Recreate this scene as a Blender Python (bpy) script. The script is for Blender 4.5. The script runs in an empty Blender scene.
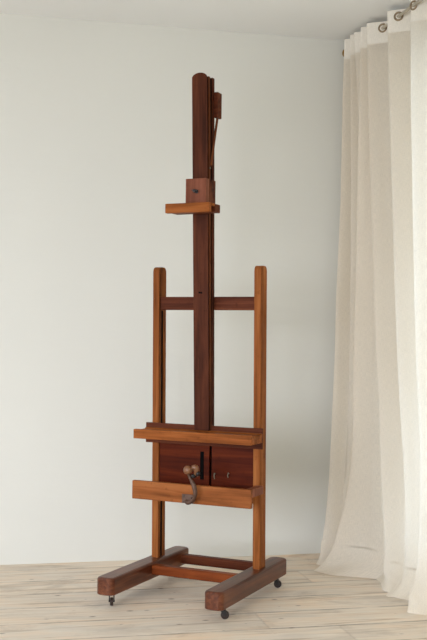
import bpy, bmesh, math, random
import numpy as np
from mathutils import Vector, Matrix, noise
random.seed(4)
scene = bpy.context.scene
COL = scene.collection

# ------------------------------------------------------------------ camera
cam = bpy.data.cameras.new('camera')
cam.sensor_fit = 'VERTICAL'; cam.sensor_height = 36; cam.sensor_width = 36
cam.lens = 1038.4 / 640 * 36
co = bpy.data.objects.new('camera', cam); COL.objects.link(co)
co.matrix_world = (Matrix.Translation((-1.198, -5.2194, 1.1624)) @ Matrix.Rotation(-0.2256, 4, 'Z')
                   @ Matrix.Rotation(math.pi / 2 + 0.011, 4, 'X') @ Matrix.Rotation(0.0136, 4, 'Z'))
scene.camera = co

# ------------------------------------------------------------------ world, light, exposure
w = bpy.data.worlds.new('overcast_sky'); scene.world = w; w.use_nodes = True
wn = w.node_tree
bg = wn.nodes['Background']
bg.inputs[1].default_value = 1.75
_tc = wn.nodes.new('ShaderNodeTexCoord'); _sx = wn.nodes.new('ShaderNodeSeparateXYZ'); _rp = wn.nodes.new('ShaderNodeValToRGB')
wn.links.new(_tc.outputs['Generated'], _sx.inputs[0]); wn.links.new(_sx.outputs[2], _rp.inputs[0]); wn.links.new(_rp.outputs[0], bg.inputs[0])
_e = _rp.color_ramp.elements          # pale warm ground below the horizon, white overcast sky above
_e[0].position = 0.0; _e[0].color = (0.34, 0.35, 0.32, 1)
_e[1].position = 0.06; _e[1].color = (0.91, 1.0, 1.11, 1)

def area_light(name, loc, target, sx, sy, power, color, spread=180):
    l = bpy.data.lights.new(name, 'AREA'); l.shape = 'RECTANGLE'; l.size = sx; l.size_y = sy
    l.energy = power; l.color = color; l.spread = math.radians(spread)
    o = bpy.data.objects.new(name, l); COL.objects.link(o); o.location = loc
    o.rotation_euler = (Vector(target) - Vector(loc)).to_track_quat('-Z', 'Y').to_euler()
    return o
# left: added fill light, no window there; right: daylight of the curtained window
area_light('fill_light_left', (-3.9, -4.7, 1.10), (-0.4, 0.0, 0.50), 3.8, 1.7, 47, (0.94, 0.995, 1.14), 88)
area_light('window_daylight_right', (2.3, -1.75, 1.35), (0.0, -1.45, 1.1), 2.6, 2.3, 55, (0.62, 0.92, 1.34))

vs = scene.view_settings
vs.view_transform = 'Standard'; vs.look = 'None'; vs.gamma = 1.0; vs.use_curve_mapping = False
vs.exposure = -0.19

# ------------------------------------------------------------------ materials
def lin(c):
    r = []
    for k in c:
        k /= 255.0
        r.append(k / 12.92 if k <= 0.04045 else ((k + 0.055) / 1.055) ** 2.4)
    return (*r, 1)

class NT:
    def __init__(s, name):
        s.m = bpy.data.materials.new(name); s.m.use_nodes = True
        s.t = s.m.node_tree; s.b = s.t.nodes['Principled BSDF']
    def n(s, typ, **kw):
        o = s.t.nodes.new(typ)
        for k, v in kw.items(): setattr(o, k, v)
        return o
    def l(s, a, b): s.t.links.new(a, b)
    def set(s, node, **kw):
        for k, v in kw.items():
            node.inputs[k.replace('_', ' ')].default_value = v
    def coords(s, scale=(1, 1, 1), rot=(0, 0, 0)):
        tc = s.n('ShaderNodeTexCoord'); mp = s.n('ShaderNodeMapping')
        s.l(tc.outputs['Object'], mp.inputs['Vector'])
        mp.inputs['Scale'].default_value = scale; mp.inputs['Rotation'].default_value = rot
        return mp.outputs['Vector']
    def noise(s, vec, scale, detail=4, rough=.55, dist=0):
        k = s.n('ShaderNodeTexNoise'); s.l(vec, k.inputs['Vector'])
        s.set(k, Scale=scale, Detail=detail, Roughness=rough, Distortion=dist)
        return k.outputs['Fac']
    def ramp(s, fac, stops):
        r = s.n('ShaderNodeValToRGB'); s.l(fac, r.inputs['Fac'])
        e = r.color_ramp.elements
        while len(e) < len(stops): e.new(.5)
        for i, (p, c) in enumerate(stops):
            e[i].position = p; e[i].color = c
        return r.outputs['Color']
    def math(s, op, a, b=None, c=None):
        k = s.n('ShaderNodeMath', operation=op)
        for i, v in enumerate((a, b, c)):
            if v is None: continue
            if isinstance(v, (int, float)): k.inputs[i].default_value = v
            else: s.l(v, k.inputs[i])
        return k.outputs[0]
    def mix(s, fac, a, b, mode='MIX'):
        k = s.n('ShaderNodeMix', data_type='RGBA', blend_type=mode)
        for sock, v in ((k.inputs[0], fac), (k.inputs[6], a), (k.inputs[7], b)):
            if isinstance(v, (int, float, tuple)): sock.default_value = v
            else: s.l(v, sock)
        return k.outputs[2]
    def bump(s, h, strength, dist=.01):
        k = s.n('ShaderNodeBump'); s.l(h, k.inputs['Height'])
        k.inputs['Strength'].default_value = strength; k.inputs['Distance'].default_value = dist
        s.l(k.outputs['Normal'], s.b.inputs['Normal'])

G = lambda v: (v, v, v, 1)

def wood(name, dark, mid, light, axis='Z', rough=.42, coat=.0, spec=.12):
    t = NT(name)
    i = 'XYZ'.index(axis)
    sc = [60, 60, 60]; sc[i] = 2.2
    v1 = t.coords(tuple(sc))
    sc2 = [9, 9, 9]; sc2[i] = 1.4
    v2 = t.coords(tuple(sc2))
    f = t.noise(v1, 1.0, 5, .6, .6)
    g = t.noise(v2, 1.0, 3, .5, 1.2)
    h = t.math('ADD', t.math('MULTIPLY', f, .5), t.math('MULTIPLY', g, .5))
    col = t.ramp(h, [(.32, lin(dark)), (.5, lin(mid)), (.68, lin(light))])
    # worn patches, dull dents
    wv = t.coords((1, 1, 1))
    p = t.noise(wv, 38, 3, .6)
    col = t.mix(t.ramp(p, [(.60, G(0)), (.74, G(.35 if spec < .3 else .12))]), col, lin(dark))
    t.l(col, t.b.inputs['Base Color'])
    r = t.math('ADD', t.math('MULTIPLY', p, .3 if spec < .3 else .08), rough - (.12 if spec < .3 else .04))
    t.l(r, t.b.inputs['Roughness'])
    t.b.inputs['IOR'].default_value = 1.15 if spec < .3 else 1.42
    t.b.inputs['Coat Weight'].default_value = coat
    t.b.inputs['Coat Roughness'].default_value = .3
    t.bump(f, .12 if spec < .3 else .04, .002)
    return t.m

M_post = wood('stained_oak_post', (84, 42, 18), (140, 80, 38), (172, 108, 58), 'Z', .5)
M_lip = wood('light_stained_oak', (88, 44, 18), (146, 82, 38), (176, 108, 58), 'X', .5)
M_board = wood('worn_stained_board', (90, 48, 24), (142, 82, 42), (170, 106, 60), 'X', .5)
M_mast = wood('dark_red_mahogany', (42, 20, 12), (80, 41, 25), (106, 58, 36), 'Z', .45)
M_mast2 = wood('mahogany_strip', (64, 32, 16), (108, 60, 34), (132, 78, 46), 'Z', .45)
M_rail = wood('dark_red_mahogany_rail', (48, 21, 12), (90, 45, 27), (118, 66, 42), 'X', .45)
M_panel = wood('red_mahogany_panel', (46, 14, 4), (80, 27, 8), (106, 44, 15), 'X', .42)
M_foot = wood('dark_brown_foot', (46, 20, 10), (92, 46, 25), (132, 78, 48), 'Y', .32, 0, .5)
M_brace = wood('orange_brown_brace', (82, 34, 14), (130, 64, 29), (160, 90, 46), 'X', .42)
M_block = wood('brown_block', (92, 50, 36), (128, 76, 56), (150, 94, 72), 'Z', .42)
M_black = wood('groove_shade_black', (4, 3, 3), (7, 5, 4), (11, 8, 6), 'Z', .7, 0, .1)  # black set into grooves and gaps in place of their shade

def plain(name, c, rough=.5, metal=0, nscale=60, var=.25, bump=.1):
    t = NT(name); v = t.coords()
    f = t.noise(v, nscale, 4)
    c2 = tuple(max(0, int(k * (1 - var))) for k in c)
    t.l(t.mix(f, lin(c), lin(c2)), t.b.inputs['Base Color'])
    t.b.inputs['Roughness'].default_value = rough; t.b.inputs['Metallic'].default_value = metal
    t.bump(f, bump, .002)
    return t.m
M_iron = plain('rusted_iron', (112, 80, 62), .5, .35, 90, .5, .5)
M_castor = plain('black_iron', (36, 28, 25), .45, .1, 90, .4)
M_wheel = plain('dark_wheel', (62, 44, 36), .35, .1, 90, .4)
M_knob = plain('worn_wood_knob', (150, 98, 62), .38, 0, 70, .5)
M_brass = plain('aged_brass', (176, 132, 40), .35, .8, 60, .2)
M_bronze = plain('antique_bronze', (176, 152, 118), .38, .5, 80, .4)
M_rod = plain('brown_metal_rod', (206, 194, 172), .4, .1, 40, .3)
M_pin = plain('dull_steel_pin', (150, 135, 112), .4, .6, 90, .4)

# painted masonry wall: faint courses, trowel waves
def wall_mat(name, c, horiz=True):
    t = NT(name)
    v = t.coords((1.2, 1.2, 5.0)); f = t.noise(v, 1.6, 4, .5)
    v2 = t.coords(); g = t.noise(v2, 45, 4, .6)
    s = t.noise(v2, 1.1, 2, .5)
    c2 = tuple(int(k * .965) for k in c)
    t.l(t.mix(s, lin(c), lin(c2)), t.b.inputs['Base Color'])
    t.b.inputs['Roughness'].default_value = .85
    t.b.inputs['Specular IOR Level'].default_value = .2
    h = t.math('ADD', t.math('MULTIPLY', f, 1.0), t.math('MULTIPLY', g, .12))
    t.bump(h, .25, .012)
    return t.m
M_wall = wall_mat('cream_painted_plaster', (228, 226, 216))
M_ceil = wall_mat('white_painted_ceiling', (246, 246, 243))
M_frame = wall_mat('white_window_paint', (228, 228, 222))

# old washed pine boards running along the back wall
def floor_mat():
    t = NT('washed_pine_boards')
    tc = t.n('ShaderNodeTexCoord'); sp = t.n('ShaderNodeSeparateXYZ'); t.l(tc.outputs['Object'], sp.inputs[0])
    X, Y = sp.outputs[0], sp.outputs[1]
    B = .232
    wob = t.n('ShaderNodeTexNoise', noise_dimensions='1D'); t.l(X, wob.inputs['W']); t.set(wob, Scale=1.7, Detail=3)
    yy = t.math('ADD', Y, t.math('MULTIPLY', t.math('SUBTRACT', wob.outputs['Fac'], .5), .012))
    q = t.math('DIVIDE', t.math('ADD', yy, 9.0 * B + .365 - B), B)
    idx = t.math('FLOOR', q); fr = t.math('FRACT', q)
    wn_ = t.n('ShaderNodeTexWhiteNoise', noise_dimensions='1D'); t.l(idx, wn_.inputs['W'])
    rnd = wn_.outputs['Value']
    # joints across the boards
    L = 2.3
    qx = t.math('DIVIDE', t.math('ADD', X, t.math('MULTIPLY', rnd, 11.3)), L)
    fx = t.math('FRACT', qx); ix = t.math('FLOOR', qx)
    wn2 = t.n('ShaderNodeTexWhiteNoise', noise_dimensions='2D')
    cb = t.n('ShaderNodeCombineXYZ'); t.l(idx, cb.inputs[0]); t.l(ix, cb.inputs[1]); t.l(cb.outputs[0], wn2.inputs['Vector'])
    rb = wn2.outputs['Value']
    # grain
    gv = t.n('ShaderNodeCombineXYZ')
    t.l(t.math('ADD', t.math('MULTIPLY', X, 1.3), t.math('MULTIPLY', rb, 37)), gv.inputs[0])
    t.l(t.math('MULTIPLY', Y, 26), gv.inputs[1]); t.l(t.math('MULTIPLY', rb, 19), gv.inputs[2])
    g1 = t.noise(gv.outputs[0], 1.3, 6, .62, 1.1)
    gv2 = t.n('ShaderNodeCombineXYZ')
    t.l(t.math('ADD', t.math('MULTIPLY', X, 1.0), t.math('MULTIPLY', rb, 11)), gv2.inputs[0])
    t.l(t.math('MULTIPLY', Y, 3.4), gv2.inputs[1]); t.l(rb, gv2.inputs[2])
    g2 = t.noise(gv2.outputs[0], 2.1, 4, .6, .8)
    base = t.ramp(g1, [(.30, lin((186, 160, 128))), (.43, lin((240, 226, 209))), (.70, lin((252, 244, 233)))])
    tint = t.ramp(g2, [(.30, lin((204, 198, 190))), (.5, lin((240, 232, 220))), (.72, lin((254, 226, 190)))])
    col = t.mix(.6, base, tint, 'MULTIPLY')
    col = t.mix(t.math('MULTIPLY', rb, .28), col, lin((214, 206, 194)))
    # grey-brown traffic stains
    sv = t.coords((1, 1.7, 1)); st = t.noise(sv, 3.2, 5, .65, .6)
    col = t.mix(t.ramp(st, [(.55, G(0)), (.75, G(.5))]), col, lin((160, 140, 120)))
    # knots
    kv = t.n('ShaderNodeTexVoronoi', feature='F1'); kc = t.coords((3.3, 6.5, 1)); t.l(kc, kv.inputs['Vector'])
    t.set(kv, Scale=1.7, Randomness=1.0)
    kn = t.ramp(kv.outputs['Distance'], [(.0, G(.85)), (.05, G(.6)), (.10, G(0))])
    col = t.mix(kn, col, lin((112, 82, 56)))
    # dents and nail specks
    nv = t.n('ShaderNodeTexVoronoi', feature='F1'); nc = t.coords((1, 1.5, 1)); t.l(nc, nv.inputs['Vector']); t.set(nv, Scale=6.5)
    nk = t.ramp(nv.outputs['Distance'], [(.0, G(.45)), (.035, G(.3)), (.05, G(0))])
    col = t.mix(nk, col, lin((96, 74, 56)))
    # gaps, irregular darkness
    e = t.math('MINIMUM', fr, t.math('SUBTRACT', 1.0, fr))
    gn = t.noise(t.coords((2.6, .1, 1)), 2.0, 4, .6)
    gap = t.ramp(e, [(.0, G(1)), (.010, G(.75)), (.030, G(0))])
    gap = t.mix(t.ramp(gn, [(.36, G(.12)), (.6, G(1))]), G(0), gap)
    ex = t.math('MINIMUM', fx, t.math('SUBTRACT', 1.0, fx))
    gx = t.ramp(ex, [(.0, G(.18)), (.0008, G(.1)), (.0014, G(0))])
    gg = t.mix(1.0, gap, gx, 'LIGHTEN')
    col = t.mix(t.math('MULTIPLY', gg, .8), col, lin((98, 74, 54)))
    t.l(col, t.b.inputs['Base Color'])
    t.b.inputs['Roughness'].default_value = .6
    t.b.inputs['Specular IOR Level'].default_value = .3
    h = t.math('SUBTRACT', t.math('MULTIPLY', g1, .35), t.math('MULTIPLY', gg, 1.2))
    t.bump(h, .4, .006)
    return t.m
M_floor = floor_mat()

def cloth(name, c, trans=.5):
    t = NT(name)
    tc = t.n('ShaderNodeTexCoord')
    uv = tc.outputs['UV']
    def uvmap(sx, sy):
        mp = t.n('ShaderNodeMapping'); t.l(uv, mp.inputs['Vector']); mp.inputs['Scale'].default_value = (sx, sy, 1)
        return mp.outputs['Vector']
    a = t.noise(uvmap(60, 900), 1, 3, .6); b = t.noise(uvmap(700, 40), 1, 3, .6)
    wv = t.math('ADD', t.math('MULTIPLY', a, .5), t.math('MULTIPLY', b, .5))
    c2 = tuple(int(k * .92) for k in c)
    col = t.ramp(wv, [(.35, lin(c2)), (.65, lin(c))])
    t.l(col, t.b.inputs['Base Color'])
    t.b.inputs['Roughness'].default_value = .9
    t.b.inputs['Specular IOR Level'].default_value = .1
    t.bump(wv, .12, .001)
    tr = t.n('ShaderNodeBsdfTranslucent'); t.l(t.mix(1.0, col, (1.0, .95, .87, 1), 'MULTIPLY'), tr.inputs['Color'])
    ms = t.n('ShaderNodeMixShader'); ms.inputs[0].default_value = trans
    t.l(t.b.outputs[0], ms.inputs[1]); t.l(tr.outputs[0], ms.inputs[2])
    out = t.t.nodes['Material Output']; t.l(ms.outputs[0], out.inputs['Surface'])
    return t.m
M_cloth = cloth('cream_linen', (252, 243, 227), .40)
M_head = cloth('doubled_cream_linen', (253, 245, 230), .08)

t = NT('window_glass')
t.b.inputs['Base Color'].default_value = (1, 1, 1, 1); t.b.inputs['Roughness'].default_value = 0
t.b.inputs['Transmission Weight'].default_value = 1; t.b.inputs['IOR'].default_value = 1.0
M_glass = t.m

# ------------------------------------------------------------------ helpers
def obj(name, bm, mat, parent=None, smooth=False, bevel=0, seg=2):
    bmesh.ops.recalc_face_normals(bm, faces=bm.faces)
    me = bpy.data.meshes.new(name); bm.to_mesh(me); bm.free()
    me.materials.append(mat)
    if smooth:
        for p in me.polygons: p.use_smooth = True
    o = bpy.data.objects.new(name, me); COL.objects.link(o)
    if parent: o.parent = parent
    if bevel:
        b = o.modifiers.new('bevel', 'BEVEL'); b.width = bevel; b.segments = seg; b.limit_method = 'ANGLE'
        b.angle_limit = math.radians(40)
        b.harden_normals = False
    return o
def empty(name, loc, rz, label, cat):
    o = bpy.data.objects.new(name, None); COL.objects.link(o); o.empty_display_size = .2
    o.location = loc; o.rotation_euler = (0, 0, rz); o['label'] = label; o['category'] = cat
    return o
def box(bm, x0, x1, y0, y1, z0, z1):
    vs_ = [bm.verts.new(p) for p in ((x0, y0, z0), (x1, y0, z0), (x1, y1, z0), (x0, y1, z0),
                                     (x0, y0, z1), (x1, y0, z1), (x1, y1, z1), (x0, y1, z1))]
    for f in ((0, 3, 2, 1), (4, 5, 6, 7), (0, 1, 5, 4), (1, 2, 6, 5), (2, 3, 7, 6), (3, 0, 4, 7)):
        bm.faces.new([vs_[i] for i in f])
    return vs_
def NB(*boxes):
    bm = bmesh.new()
    for b in boxes: box(bm, *b)
    return bm
def prism(bm, pts, axis, a0, a1):
    """extrude a closed 2-D outline along an axis; pts are the other two coordinates in order"""
    def P(p, a):
        if axis == 'X': return (a, p[0], p[1])
        if axis == 'Y': return (p[0], a, p[1])
        return (p[0], p[1], a)
    A = [bm.verts.new(P(p, a0)) for p in pts]; B = [bm.verts.new(P(p, a1)) for p in pts]
    bm.faces.new(A); bm.faces.new(B[::-1])
    for i in range(len(pts)):
        j = (i + 1) % len(pts)
        bm.faces.new((A[i], A[j], B[j], B[i]))
    return A + B
def tube(bm, pts, rads, n=12, cap=True, squash=None):
    pts = [Vector(p) for p in pts]; rings = []
    up = Vector((0, 0, 1)); prev = None
    for i, p in enumerate(pts):
        d = (pts[min(i + 1, len(pts) - 1)] - pts[max(i - 1, 0)]).normalized()
        a = prev - d * prev.dot(d) if prev is not None else (up.cross(d) if abs(d.z) < .9 else Vector((1, 0, 0)).cross(d))
        a.normalize(); prev = a; b = d.cross(a)
        r = rads[i] if isinstance(rads, (list, tuple)) else rads
        rings.append([bm.verts.new(p + a * math.cos(k * 2 * math.pi / n) * r + b * math.sin(k * 2 * math.pi / n) * r * (squash or 1)) for k in range(n)])
    for q, s in zip(rings, rings[1:]):
        for k in range(n):
            bm.faces.new((q[k], q[(k + 1) % n], s[(k + 1) % n], s[k]))
    if cap: bm.faces.new(rings[0][::-1]); bm.faces.new(rings[-1])
def lathe(bm, prof, origin, axis, n=20):
    """prof: (radius, distance along axis)"""
    ax = Vector(axis).normalized(); a = ax.orthogonal().normalized(); b = ax.cross(a); o = Vector(origin)
    rings = []
    for r, h in prof:
        if r < 1e-6: rings.append([bm.verts.new(o + ax * h)])
        else: rings.append([bm.verts.new(o + ax * h + (a * math.cos(k * 2 * math.pi / n) + b * math.sin(k * 2 * math.pi / n)) * r) for k in range(n)])
    for q, s in zip(rings, rings[1:]):
        for k in range(n):
            k2 = (k + 1) % n
            if len(q) == 1 and len(s) == 1: continue
            if len(q) == 1: bm.faces.new((q[0], s[k2], s[k]))
            elif len(s) == 1: bm.faces.new((q[k], q[k2], s[0]))
            else: bm.faces.new((q[k], q[k2], s[k2], s[k]))
    for r_ in (rings[0], rings[-1]):
        if len(r_) > 2: bm.faces.new(r_)
def spline(pts, m=8):
    out = []; P = [Vector(p) for p in pts]
    for i in range(len(P) - 1):
        p0, p1, p2, p3 = P[max(i - 1, 0)], P[i], P[i + 1], P[min(i + 2, len(P) - 1)]
        for k in range(m):
            s = k / m
            out.append(.5 * ((2 * p1) + (p2 - p0) * s + (2 * p0 - 5 * p1 + 4 * p2 - p3) * s * s + (3 * p1 - p0 - 3 * p2 + p3) * s ** 3))
    out.append(P[-1]); return out
def structure(o, label=None):
    o['kind'] = 'structure'
    if label: o['label'] = label
    return o

# ------------------------------------------------------------------ the room (back wall on y = 0, room towards -y)
H = 2.7185; RX = .90; LX = -4.6; FY = -7.0
structure(obj('floor', NB((LX, RX + .2, FY, 0.2, -.12, 0)), M_floor), 'pale washed pine floorboards running along the back wall')
structure(obj('ceiling', NB((LX, RX + .2, FY, 0.2, H, H + .15)), M_ceil), 'plain white painted ceiling')
structure(obj('wall_back', NB((LX, RX + .2, 0, .2, 0, H)), M_wall), 'cream painted plaster wall behind the easel')
WY0, WY1, WZ0, WZ1 = -2.75, -.72, .18, 2.5
structure(obj('wall_right', NB((RX, RX + .2, FY, WY0, 0, H), (RX, RX + .2, WY1, 0, 0, H),
                               (RX, RX + .2, WY0, WY1, 0, WZ0), (RX, RX + .2, WY0, WY1, WZ1, H)), M_wall),
          'cream painted wall hidden behind the curtain')
win = structure(obj('window_1', NB((RX + .08, RX + .14, WY0, WY0 + .06, WZ0, WZ1), (RX + .08, RX + .14, WY1 - .06, WY1, WZ0, WZ1),
                                   (RX + .08, RX + .14, WY0 + .06, WY1 - .06, WZ0, WZ0 + .07), (RX + .08, RX + .14, WY0 + .06, WY1 - .06, WZ1 - .06, WZ1),
                                   (RX + .085, RX + .135, (WY0 + WY1) / 2 - .03, (WY0 + WY1) / 2 + .03, WZ0 + .07, WZ1 - .06)), M_frame),
                'white framed window behind the cream curtain')
obj('pane', NB((RX + .108, RX + .112, WY0 + .06, (WY0 + WY1) / 2 - .03, WZ0 + .07, WZ1 - .06)), M_glass, win)
obj('pane', NB((RX + .108, RX + .112, (WY0 + WY1) / 2 + .03, WY1 - .06, WZ0 + .07, WZ1 - .06)), M_glass, win)

# ------------------------------------------------------------------ the easel
E = empty('artist_easel', (-.2217, -.7358, 0), -.6603,
          'tall antique dark stained wooden studio easel with crank, standing on castors', 'easel')
A = .2495                       # half spacing of posts and feet
ZF0, ZF1, FW = .056, .129, .0415
Y1, Y2 = -.392, .343

# feet with castors
def foot(sx):
    bm = bmesh.new(); cx = sx * A; r = .025; pts = []
    for (qx, qy, a0) in ((FW - r, Y2 - r, 0), (-FW + r, Y2 - r, 90), (-FW + r, Y1 + r, 180), (FW - r, Y1 + r, 270)):
        for k in range(6):
            a = math.radians(a0 + 90 * k / 5)
            pts.append((cx + qx + r * math.cos(a), qy + r * math.sin(a)))
    ch = .008; n = len(pts); cy = (Y1 + Y2) / 2
    def ring(z, ins):
        hw, hl = FW, (Y2 - Y1) / 2
        return [bm.verts.new((cx + (x - cx) * (hw - ins) / hw, cy + (y - cy) * (hl - ins) / hl, z)) for x, y in pts]
    R_ = [ring(ZF0, .003), ring(ZF0 + .003, 0), ring(ZF1 - ch, 0), ring(ZF1 - ch * .3, ch * .35), ring(ZF1, ch * 1.1)]
    bm.faces.new(R_[0][::-1]); bm.faces.new(R_[-1])
    for q, s in zip(R_, R_[1:]):
        for k in range(n): bm.faces.new((q[k], q[(k + 1) % n], s[(k + 1) % n], s[k]))
    f = obj('foot', bm, M_foot, E)
    return f
def castor(parent, x, y, ang):
    """small trailing wheel in an iron fork; ang turns the trail"""
    c, s = math.cos(ang), math.sin(ang)
    T = lambda px, py, pz: (x + c * px - s * py, y + s * px + c * py, pz)
    bm = bmesh.new()
    lathe(bm, [(0, 0), (.014, 0), (.014, .003), (.0105, .004), (.0105, .013), (0, .014)], (x, y, ZF0 - .0002), (0, 0, -1), 16)
    for side in (-1, 1):      # fork cheeks
        pts = [(-.009, .046), (.010, .047), (.022, .026), (.018, .016), (.008, .017)]
        A_ = [bm.verts.new(T(px, side * .0075, pz)) for px, pz in pts]; B_ = [bm.verts.new(T(px, side * .0120, pz)) for px, pz in pts]
        bm.faces.new(A_); bm.faces.new(B_[::-1])
        for k in range(5):
            j = (k + 1) % 5; bm.faces.new((A_[k], A_[j], B_[j], B_[k]))
    pts = [(-.006, .043), (.008, .043), (.008, .047), (-.006, .047)]
    A_ = [bm.verts.new(T(px, -.0115, pz)) for px, pz in pts]; B_ = [bm.verts.new(T(px, .0115, pz)) for px, pz in pts]
    bm.faces.new(A_); bm.faces.new(B_[::-1])
    for k in range(4):
        j = (k + 1) % 4; bm.faces.new((A_[k], A_[j], B_[j], B_[k]))
    lathe(bm, [(0, -.013), (.004, -.013), (.004, .013), (0, .013)], T(.014, 0, .019), (-s, c, 0), 10)
    k_ = obj('castor', bm, M_castor, parent)
    bm = bmesh.new()
    R = .0175
    lathe(bm, [(0, -.0045), (R * .55, -.0045), (R * .6, -.0065), (R * .9, -.0065), (R, -.004), (R, .004), (R * .9, .0065), (R * .6, .0065), (R * .55, .0045), (0, .0045)],
          T(.014, 0, R + .0004), (-s, c, 0), 24)
    obj('wheel', bm, M_wheel, k_, smooth=False)
fl, fr = foot(-1), foot(1)
castor(fl, -A - .004, -.318, math.radians(-58))
castor(fl, -A - .008, .255, math.radians(165))
castor(fr, A, -.300, math.radians(20))
castor(fr, A, .285, math.radians(10))

# side posts: rounded top, chamfered edges, groove in the inner face below the cross rail
def post(sx):
    bm = bmesh.new(); hw = .0161; cx = sx * A; y0, d = .0578, .0712
    tilt = -.0193; ZT = 1.4427
    def lev(z, a, b):
        yy = y0 + tilt * (z - ZF1)
        g = .012 if a else 0
        c = .0022
        # outline, groove on inner side (-sx)
        o = [(-hw, c), (-hw + c, 0), (hw - c, 0), (hw, c)]
        b0, b1, bd = .0105, .0150, .0035
        pts = [(hw - c, 0), (hw, c), (hw, b0), (hw - bd, b0), (hw - bd, b1), (hw, b1), (hw, d - c), (hw - c, d), (-hw + c, d), (-hw, d - c),
               (-hw, d * .62), (-hw + g, d * .62), (-hw + g, d * .30), (-hw, d * .30), (-hw, b1), (-hw + bd, b1), (-hw + bd, b0), (-hw, b0), (-hw, c), (-hw + c, 0)]
        return [(cx + (x * -1 if sx < 0 else x), yy + y) for x, y in pts]
    rows = [(ZF1 - .05, 1), (1.255, 1), (1.2551, 0), (1.426, 0)]
    R_ = []
    for z, g in rows:
        R_.append([bm.verts.new((x, y, z)) for x, y in lev(z, g, 0)])
    # domed top, rounded front to back
    for k in range(1, 8):
        a = math.radians(90 * k / 7)
        z = 1.426 + .026 * math.sin(a); sc = max(.42, math.cos(a) ** .5)
        base = lev(1.426, 0, 0); ym = y0 + tilt * (1.426 - ZF1) + d / 2
        R_.append([bm.verts.new((x, ym + (y - ym) * sc, z)) for x, y in base])
    n = len(R_[0])
    for q, s in zip(R_, R_[1:]):
        for k in range(n): bm.faces.new((q[k], q[(k + 1) % n], s[(k + 1) % n], s[k]))
    bm.faces.new(R_[0][::-1]); bm.faces.new(R_[-1])
    po = obj('post', bm, M_post, E)
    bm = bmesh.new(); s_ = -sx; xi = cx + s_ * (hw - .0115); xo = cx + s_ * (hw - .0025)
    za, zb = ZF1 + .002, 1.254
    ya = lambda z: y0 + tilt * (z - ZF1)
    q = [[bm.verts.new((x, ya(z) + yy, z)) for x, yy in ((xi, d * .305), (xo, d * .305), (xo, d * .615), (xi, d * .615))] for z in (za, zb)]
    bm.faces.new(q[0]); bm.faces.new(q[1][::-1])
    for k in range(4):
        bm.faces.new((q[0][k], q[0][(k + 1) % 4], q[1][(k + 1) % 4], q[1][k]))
    obj('groove_shade', bm, M_black, po)  # black insert, shade of the groove put in as colour
    for f_ in (-1, 1):      # black strip painting the shade of the thin side recess
        bm = bmesh.new()
        q = [[bm.verts.new((cx + f_ * xx, ya(z) + yy, z)) for xx, yy in ((hw - .0034, .0107), (hw - .0012, .0107), (hw - .0012, .0148), (hw - .0034, .0148))] for z in (ZF1 + .002, 1.42)]
        bm.faces.new(q[0]); bm.faces.new(q[1][::-1])
        for k in range(4): bm.faces.new((q[0][k], q[0][(k + 1) % 4], q[1][(k + 1) % 4], q[1][k]))
        obj('bead_shade', bm, M_black, po)
    return po
post(-1); post(1)

# braces between the feet
def brace(y0, y1, z0, z1, mat):
    return obj('brace', NB((-A + FW - .002, A - FW + .002, y0, y1, z0, z1)), mat, E, bevel=.007, seg=3)
brace(-.050, -.005, .077, .119, M_brace)
brace(.243, .285, .068, .110, M_rail)

# upper cross rail
obj('cross_rail', NB((-A + .014, A - .014, .0485, .0765, 1.257, 1.3166)), M_rail, E, bevel=.003)

# mast: front board with tongue, leaning a little forward, and the rear board
def leaning(name, x0, x1, f0, f1, z0, z1, mat, arch=0, bevel=.0025):
    """f0(z), f1(z): front and back y"""
    bm = bmesh.new(); outl = []
    hw = (x1 - x0) / 2; cx = (x0 + x1) / 2
    if arch:
        outl = [(x0, z0), (x1, z0)]
        for k in range(15):
            a = math.radians(180 * k / 14)
            outl.append((cx + hw * math.cos(a), z1 - arch + arch * math.sin(a)))
    else: outl = [(x0, z0), (x1, z0), (x1, z1), (x0, z1)]
    A_ = [bm.verts.new((x, f0(z), z)) for x, z in outl]; B_ = [bm.verts.new((x, f1(z), z)) for x, z in outl]
    bm.faces.new(A_); bm.faces.new(B_[::-1])
    n = len(outl)
    for k in range(n):
        j = (k + 1) % n; bm.faces.new((A_[k], A_[j], B_[j], B_[k]))
    return obj(name, bm, mat, E, bevel=bevel)
F = lambda z: .0106 - .0456 * (z - .7497)          # front face of the mast
Rr = lambda z: .0674 - .0305 * (z - .7453)         # back face of the mast
MW = .037; MT = 2.295
mast = leaning('mast', -MW, MW, F, lambda z: F(z) + .004, .7235, MT, M_mast, arch=.022)
def sub(name, *a, **k):
    o = leaning(name, *a, **k); o.parent = mast; return o
sub('gap_shade_core', -MW + .006, MW - .006, lambda z: F(z) + .0035, lambda z: Rr(z) - .0195, .7235, MT - .018, M_black, bevel=0)  # black filler painting the shade in the gaps between the mast boards
sub('tongue_strip', -MW + .002, MW - .0015, lambda z: F(z) + .017 + .003 * (z - .75), lambda z: F(z) + .030 + .004 * (z - .75), .7235, MT - .014, M_mast2, bevel=.001)
sub('rear_board', -MW, MW, lambda z: Rr(z) - .020, Rr, .7235, MT - .012, M_mast, arch=0, bevel=.002)
bm = bmesh.new()
lathe(bm, [(0, -.0012), (.0045, -.0012), (.0045, .002), (0, .002)], (-.006, F(1.333), 1.333), (0, 1, 0), 12)
lathe(bm, [(0, -.0012), (.0045, -.0012), (.0045, .002), (0, .002)], (.003, F(1.332), 1.332), (0, 1, 0), 12)
o = obj('screw_hole_shade', bm, M_black, mast)

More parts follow.
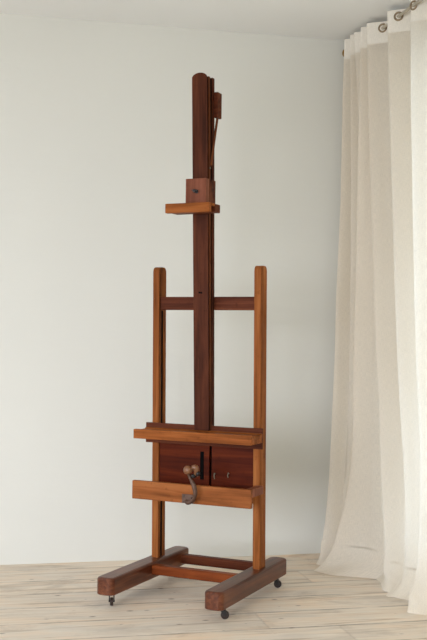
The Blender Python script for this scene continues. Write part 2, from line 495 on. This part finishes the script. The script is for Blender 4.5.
# folding stop: block behind the mast head with its thin stay
stop = obj('stop_block', NB((MW + .0005, .0575, .012, .056, 2.108, 2.221)), M_rail, E, bevel=.0025)
bm = bmesh.new()
tube(bm, [(.0455, .036, 2.109), (.0435, .006, 1.985), (.0425, -.016, 1.890)], .0075, 8, squash=.6)
obj('stay', bm, M_mast2, stop)
bm = bmesh.new(); lathe(bm, [(0, -.003), (.004, -.003), (.005, .002), (0, .004)], (.0380, -.018, 1.880), (1, 0, 0), 12)
obj('stay_pin', bm, M_pin, stop)

# sliding canvas holder near the top
HF = -.083
holder = obj('canvas_holder', NB((-.048, .050, HF, -.0455, 1.712, 1.8275)), M_block, E, bevel=.002)
obj('side_cheek', NB((MW + .0006, .050, -.0452, .018, 1.712, 1.8275)), M_rail, holder, bevel=.0015)
obj('side_cheek', NB((-.048, -MW - .0006, -.0452, .018, 1.712, 1.8275)), M_rail, holder, bevel=.0015)
bm = bmesh.new()
box(bm, -.1075, .1030, -.160, -.135, 1.6715, 1.7118)     # front lip
box(bm, -.1075, .1030, -.1352, -.1000, 1.700, 1.7118)
obj('holder_ledge', bm, M_lip, holder, bevel=.002)
obj('ledge_block', NB((-.1070, .1025, -.0998, -.0455, 1.676, 1.7115)), M_rail, holder, bevel=.0015)
bm = bmesh.new()
lathe(bm, [(0, 0), (.0085, 0), (.0085, .002), (.004, .003), (.004, .015), (.007, .017), (.008, .022), (.006, .027), (0, .028)], (.006, HF, 1.770), (0, -1, 0), 16)
tube(bm, [(-.010, HF - .018, 1.775), (.0, HF - .022, 1.773), (.012, HF - .022, 1.768)], [.002, .0035, .0035], 8)
obj('clamp_screw', bm, M_castor, holder)

# shelf: grooved tray and ledge board behind
bm = bmesh.new()
prism(bm, [(-.0926, .6824), (.0325, .6824), (.0325, .7235), (.018, .7235), (.014, .7185), (-.066, .7185), (-.070, .7235), (-.0926, .7235)], 'X', -.2860, .2834)
shelf = obj('canvas_shelf', bm, M_lip, E, bevel=.002)
obj('ledge_board', NB((-.2916, .2815, .0331, .0445, .6541, .7444)), M_rail, shelf, bevel=.002)

# box front between the posts: two panels with a slot for the mast
panel_y0, panel_y1 = .058, .074
obj('panel', NB((-A + .0165, .018, panel_y0, panel_y1, .412, .690)), M_panel, E, bevel=.0015)
obj('panel', NB((.0295, A - .0165, panel_y0, panel_y1, .412, .690)), M_panel, E, bevel=.0015)
obj('slot_shade_backing', NB((-.10, .12, .0745, .080, .412, .690)), M_black, E)
bm = bmesh.new(); lathe(bm, [(0, 0), (.004, 0), (.003, .006), (0, .007)], (.047, panel_y0, .530), (0, -1, 0), 10)
tube(bm, [(.047, panel_y0 - .006, .534), (.0465, panel_y0 - .008, .520), (.049, panel_y0 - .006, .508)], .0026, 8)
obj('hook', bm, M_pin, E)
bm = bmesh.new(); lathe(bm, [(0, 0), (.003, 0), (.0025, .006), (0, .007)], (.1147, panel_y0, .536), (0, -1, 0), 10)
tube(bm, [(.1147, panel_y0 - .006, .540), (.112, panel_y0 - .008, .527), (.1135, panel_y0 - .006, .518)], .0022, 8)
obj('hook', bm, M_pin, E)
# flat black plate behind the crank, painting the shade of a recess
obj('recess_shade_plate', NB((-.026, -.008, .0560, .0582, .500, .625)), M_black, E, bevel=.001)

# lower board carried on a rail
lower = obj('lower_board', NB((-.2868, .2851, -.0951, -.073, .4156, .4962)), M_board, E, bevel=.002)
obj('bracket', NB((.2500, .2835, -.0728, .0510, .4600, .4950)), M_block, lower, bevel=.002)

obj('bracket', NB((-.2835, -.2500, -.0728, .0510, .4250, .4620)), M_block, lower, bevel=.002)
# crank
plate = obj('crank_plate', NB((-.038, .0160, -.0985, -.0949, .4165, .4560)), M_iron, E, bevel=.0015)
plate.name = 'crank'
for sx, sz in ((-.027, .422), (-.027, .447), (.008, .421)):
    bm = bmesh.new(); lathe(bm, [(0, 0), (.0032, 0), (.0025, .0018), (0, .0022)], (sx, -.0985, sz), (0, -1, 0), 10)
    obj('rivet', bm, M_castor, plate)
bm = bmesh.new()
lathe(bm, [(0, 0), (.012, 0), (.012, .012), (.009, .016), (.009, .024), (0, .025)], (.016, -.0985, .4340), (0, -1, 0), 18)
obj('hub', bm, M_iron, plate)
bm = bmesh.new()
P_ = spline([(-.010, -.1165, .4290), (.0082, -.1240, .4255), (.0300, -.1280, .4390), (.0420, -.1300, .4650), (.0357, -.1310, .4992), (.0190, -.1330, .5300), (.0110, -.1340, .5520), (.0130, -.1350, .5660)], 6)
tube(bm, P_, [.0085 + .002 * math.sin(i * .35) for i in range(len(P_))], 12)
obj('crank_arm', bm, M_iron, plate, smooth=True)
bm = bmesh.new()   # turned wooden grip
lathe(bm, [(0, -.008), (.008, -.008), (.010, 0), (.016, .005), (.0195, .013), (.0185, .023), (.013, .030), (.007, .033), (0, .0335)], (.018, -.136, .567), (-.15, -1, .1), 24)
obj('crank_grip', bm, M_knob, plate, smooth=True)
bm = bmesh.new()
Q_ = spline([(.024, -.140, .566), (.034, -.137, .578), (.045, -.133, .578), (.046, -.130, .562), (.041, -.128, .547)], 6)
tube(bm, Q_, [0.008 + .004 * math.sin(math.pi * i / (len(Q_) - 1)) for i in range(len(Q_))], 12)
obj('ratchet', bm, M_knob, plate, smooth=True)
bm = bmesh.new()
lathe(bm, [(0, -.011), (.006, -.010), (.011, -.003), (.011, .003), (.006, .010), (0, .011)], (.054, -.130, .553), (.3, -1, 0), 16)
tube(bm, [(.038, -.128, .544), (.054, -.130, .553)], .005, 8)
obj('pawl_knob', bm, M_castor, plate, smooth=True)
bm = bmesh.new()
lathe(bm, [(0, -.009), (.009, -.008), (.013, 0), (.009, .007), (0, .009)], (.033, -.131, .541), (0, -.4, -1), 16)
obj('pawl', bm, M_castor, plate, smooth=True)

# ------------------------------------------------------------------ curtain rod
ROD_U, ROD_Z = .728, 2.662
rod = empty('curtain_rod', (ROD_U, -1.4, ROD_Z), 0, 'brown metal curtain rod threaded through the curtain eyelets under the ceiling', 'curtain rod')
bm = bmesh.new(); lathe(bm, [(0, 0), (.0075, 0), (.0075, 2.86), (0, 2.86)], (0, 1.393, 0), (0, -1, 0), 20)
obj('pole', bm, M_rod, rod, smooth=False)
bm = bmesh.new(); lathe(bm, [(0, 0), (.028, 0), (.028, .004), (.014, .007), (.014, .030), (0, .031)], (-.018, 1.3995, -.010), (0, -1, 0), 24)
obj('wall_bracket', bm, M_brass, rod)

# ------------------------------------------------------------------ curtain
# each crest is a line of cloth nearest the room: (distance from right wall plane u, distance from back wall v, height z)
P0 = [[.657,.11,2.70],[.644,.127,2.372],[.631,.153,1.849],[.616,.167,1.589],[.601,.18,1.332],[.588,.199,.974],[.57,.217,.62],[.547,.233,.32],[.525,.244,.121],[.490,.262,.0]]
S = [[.660,.334,2.7],[.651,.342,2.327],[.643,.352,1.825],[.639,.359,1.477],[.626,.369,1.031],[.622,.377,.636],[.603,.382,.416],[.577,.384,.294],[.530,.388,.125],[.505,.389,.06],[.475,.390,.02],[.440,.390,.0]]
Ac = [[.664,.404,2.7],[.668,.42,2.311],[.673,.444,2.012],[.674,.476,1.714],[.672,.517,1.397],[.665,.573,1.037],[.662,.642,.664],[.656,.689,.437],[.650,.739,.215],[.622,.785,.0]]
Bc = [[.685,.609,2.7],[.694,.625,2.269],[.700,.662,1.791],[.699,.713,1.32],[.70,.755,.997],[.703,.804,.68],[.706,.833,.503],[.692,.881,.242],[.676,.905,.09],[.645,.918,.03],[.600,.925,.0]]
Cc = [[.722,.803,2.7],[.720,.821,2.228],[.716,.861,1.722],[.709,.905,1.315],[.704,.94,1.048],[.706,.991,.7],[.683,1.041,.403],[.654,1.09,.197],[.592,1.165,.0]]
def line(*p): return [list(q) for q in p]
def shift(tr, du, dv): return [[a + du, b + dv, c] for a, b, c in tr]
tracks = [
    line((.715, .050, 2.7), (.70, .07, 1.3), (.66, .10, .3), (.60, .13, 0)),
    P0,
    line((.722, .150, 2.7), (.700, .185, 1.6), (.655, .235, .8), (.610, .275, .2), (.560, .31, 0)),
    line((.655, .195, 2.7), (.655, .235, 1.9), (.648, .262, 1.2), (.632, .292, .5), (.555, .335, 0)),
    line((.722, .215, 2.7), (.705, .265, 1.9), (.690, .300, 1.2), (.665, .330, .5), (.570, .345, 0)),
    line((.656, .237, 2.7), (.690, .300, 1.9), (.715, .325, 1.2), (.705, .345, .5), (.540, .352, 0)),
    line((.722, .285, 2.7), (.745, .330, 1.9), (.750, .345, 1.2), (.735, .362, .5), (.655, .376, .15), (.520, .378, 0)),
    S,
    line((.716, .362, 2.7), (.708, .390, 2.0), (.702, .425, 1.3), (.694, .470, .7), (.672, .500, .18), (.655, .502, .11), (.618, .504, .05), (.565, .505, .018), (.485, .500, 0)),
    line((.712, .380, 2.7), (.714, .415, 2.0), (.716, .470, 1.3), (.720, .550, .7), (.714, .610, .18), (.709, .616, .10), (.698, .616, .04), (.684, .612, .015), (.655, .605, 0)),
    Ac,
    line((.800, .512, 2.7), (.795, .560, 1.8), (.780, .650, 1.0), (.745, .790, .4), (.700, .835, .12), (.655, .850, .05), (.612, .848, 0)),
    Bc,
    line((.810, .706, 2.7), (.800, .750, 1.8), (.785, .840, 1.0), (.750, .940, .4), (.725, .990, .12), (.690, 1.01, .04), (.645, 1.015, 0)),
    Cc,
    line((.815, .905, 2.7), (.805, .950, 1.8), (.790, 1.02, 1.0), (.750, 1.13, .4), (.640, 1.235, 0)),
]
v = 1.0; k = 0
while v < 2.75:
    kick = .08 * (.6 + .4 * math.sin(k * 1.7))
    tracks.append(line((.722, v, 2.7), (.712, v + .07, 1.5), (.704, v + .13, .7), (.68, v + .18, .2), (.72 - kick, v + .20, 0)))
    tracks.append(line((.815, v + .105, 2.7), (.80, v + .17, 1.5), (.785, v + .22, .7), (.755, v + .27, .2), (.67, v + .29, 0)))
    v += .205; k += 1
TOP = 2.700
NR = 190
zs = []
for i in range(NR + 1):
    s = i / NR; zs.append(TOP * (1 - s) ** 1.25)
zs = np.array(zs)
def samp(tr):
    a = np.array(tr)[::-1]        # ascending z
    out = np.zeros((len(zs), 2))
    for c in (0, 1):
        y = np.interp(zs, a[:, 2], a[:, c])
        ker = np.array([1, 2, 3, 4, 5, 4, 3, 2, 1.]); ker /= ker.sum()
        yp = np.concatenate([y[0] - (y[1:5][::-1] - y[0]), y, y[-1] - (y[-5:-1][::-1] - y[-1])])
        out[:, c] = np.convolve(yp, ker, 'valid')
    return out
T_ = [samp(t_) for t_ in tracks]
SUB = 14
def catmull(p0, p1, p2, p3, s):
    return .5 * ((2 * p1) + (p2 - p0) * s + (2 * p0 - 5 * p1 + 4 * p2 - p3) * s * s + (3 * p1 - p0 - 3 * p2 + p3) * s ** 3)
cols = []
for i in range(len(T_) - 1):
    p0, p1, p2, p3 = T_[max(i - 1, 0)], T_[i], T_[i + 1], T_[min(i + 2, len(T_) - 1)]
    for k in range(SUB): cols.append((i + k / SUB, .55 * catmull(p0, p1, p2, p3, k / SUB) + .45 * (p1 + (p2 - p1) * (k / SUB))))
cols.append((len(T_) - 1, T_[-1]))
grid = []
arc = 0; prev = None; us = []
for ci, (ti, P) in enumerate(cols):
    if prev is not None: arc += np.linalg.norm(P[60] - prev[60])
    prev = P; us.append(arc); col = []
    for r, z in enumerate(zs):
        u, vv = P[r]
        low = max(0, 1 - z / .35); mid = max(0, 1 - z / 1.6)
        n1 = noise.noise(Vector((arc * 9, z * 2.2, 3.1)))
        n2 = noise.noise(Vector((arc * 14, z * 16, 7.7)))
        n3 = noise.noise(Vector((arc * 5, z * 7, 1.3)))
        du = .010 * n1 * mid + .010 * n2 * low ** 1.5 + .022 * n3 * low ** 2
        fine = noise.noise(Vector((arc * 26, z * .5, 2.2))) + .6 * noise.noise(Vector((arc * 55, z * .9, 6.2)))
        du += .0035 * fine * min(1, .35 + z / 2.7)
        pool = max(0, 1 - z / .16)
        n4 = noise.noise(Vector((arc * 11 + z * 20, z * 30 - arc * 4, 5.5)))
        du += .010 * n4 * pool
        dv = .008 * noise.noise(Vector((arc * 8, z * 3, 9.1))) * mid + .02 * noise.noise(Vector((arc * 5, z * 9, 4.1))) * low ** 2
        zz = z * .9963 + .004
        if z < .12:
            zz += (.010 * (.5 + .5 * math.sin(arc * 31 + 4 * n3))) * min(1, z / .03) + .004 * max(0, n2) + .010 * max(0, n4) * min(1, z / .02)
        if z > 2.55: zz += 0
        col.append((u + du, -(vv + dv), zz))
    grid.append(col)
HB = min(range(len(zs)), key=lambda i: abs(zs[i] - 2.590))
def cloth_mesh(name, r0, r1, mat, parent, off=0.0):
    bm = bmesh.new(); uvl = bm.loops.layers.uv.new('UVMap')
    vv = [[bm.verts.new((p[0] - off, p[1], p[2])) for p in col[r0:r1 + 1]] for col in grid]
    idx = {}
    for c in range(len(vv) - 1):
        for r in range(r1 - r0):
            f = bm.faces.new((vv[c][r], vv[c + 1][r], vv[c + 1][r + 1], vv[c][r + 1]))
            for lp, (cc, rr) in zip(f.loops, ((c, r), (c + 1, r), (c + 1, r + 1), (c, r + 1))):
                lp[uvl].uv = (us[cc] * 1.0, zs[r0 + rr])
    return obj(name, bm, mat, parent, smooth=True)
cur = empty('curtain', (0, 0, 0), 0, 'floor length cream linen eyelet curtain hanging on the right, hem pooling on the boards', 'curtain')
panel_o = cloth_mesh('drape', HB, NR, M_cloth, cur)
cloth_mesh('heading_band', 0, HB, M_head, cur)
# metal eyelets: one in each flank of the folds where the rod passes
def eyelet(u, v, z, tu, tv):
    """tu,tv: unit direction of the cloth in plan"""
    t_ = Vector((tu, -tv, 0)).normalized(); n_ = t_.cross(Vector((0, 0, 1)))
    bm = bmesh.new(); N1, N2 = 28, 8; R0, r0 = .0185, .0050
    rings = []
    for a in range(N1):
        an = 2 * math.pi * a / N1; d = t_ * math.cos(an) + Vector((0, 0, 1)) * math.sin(an)
        rings.append([bm.verts.new(Vector((u, -v, z)) + d * (R0 + r0 * math.cos(2 * math.pi * b / N2)) + n_ * r0 * .7 * math.sin(2 * math.pi * b / N2)) for b in range(N2)])
    for a in range(N1):
        q, s = rings[a], rings[(a + 1) % N1]
        for b in range(N2): bm.faces.new((q[b], q[(b + 1) % N2], s[(b + 1) % N2], s[b]))
    obj('eyelet', bm, M_bronze, cur, smooth=True)
# find where the cloth crosses the rod line
row = min(range(len(zs)), key=lambda i: abs(zs[i] - ROD_Z))
for c in range(len(grid) - 1):
    a, b = grid[c][row], grid[c + 1][row]
    if (a[0] - ROD_U) * (b[0] - ROD_U) < 0:
        f = (ROD_U - a[0]) / (b[0] - a[0])
        a2, b2 = grid[max(c - 3, 0)][row], grid[min(c + 4, len(grid) - 1)][row]
        eyelet(ROD_U, -(a[1] + f * (b[1] - a[1])), ROD_Z, b2[0] - a2[0], -(b2[1] - a2[1]))
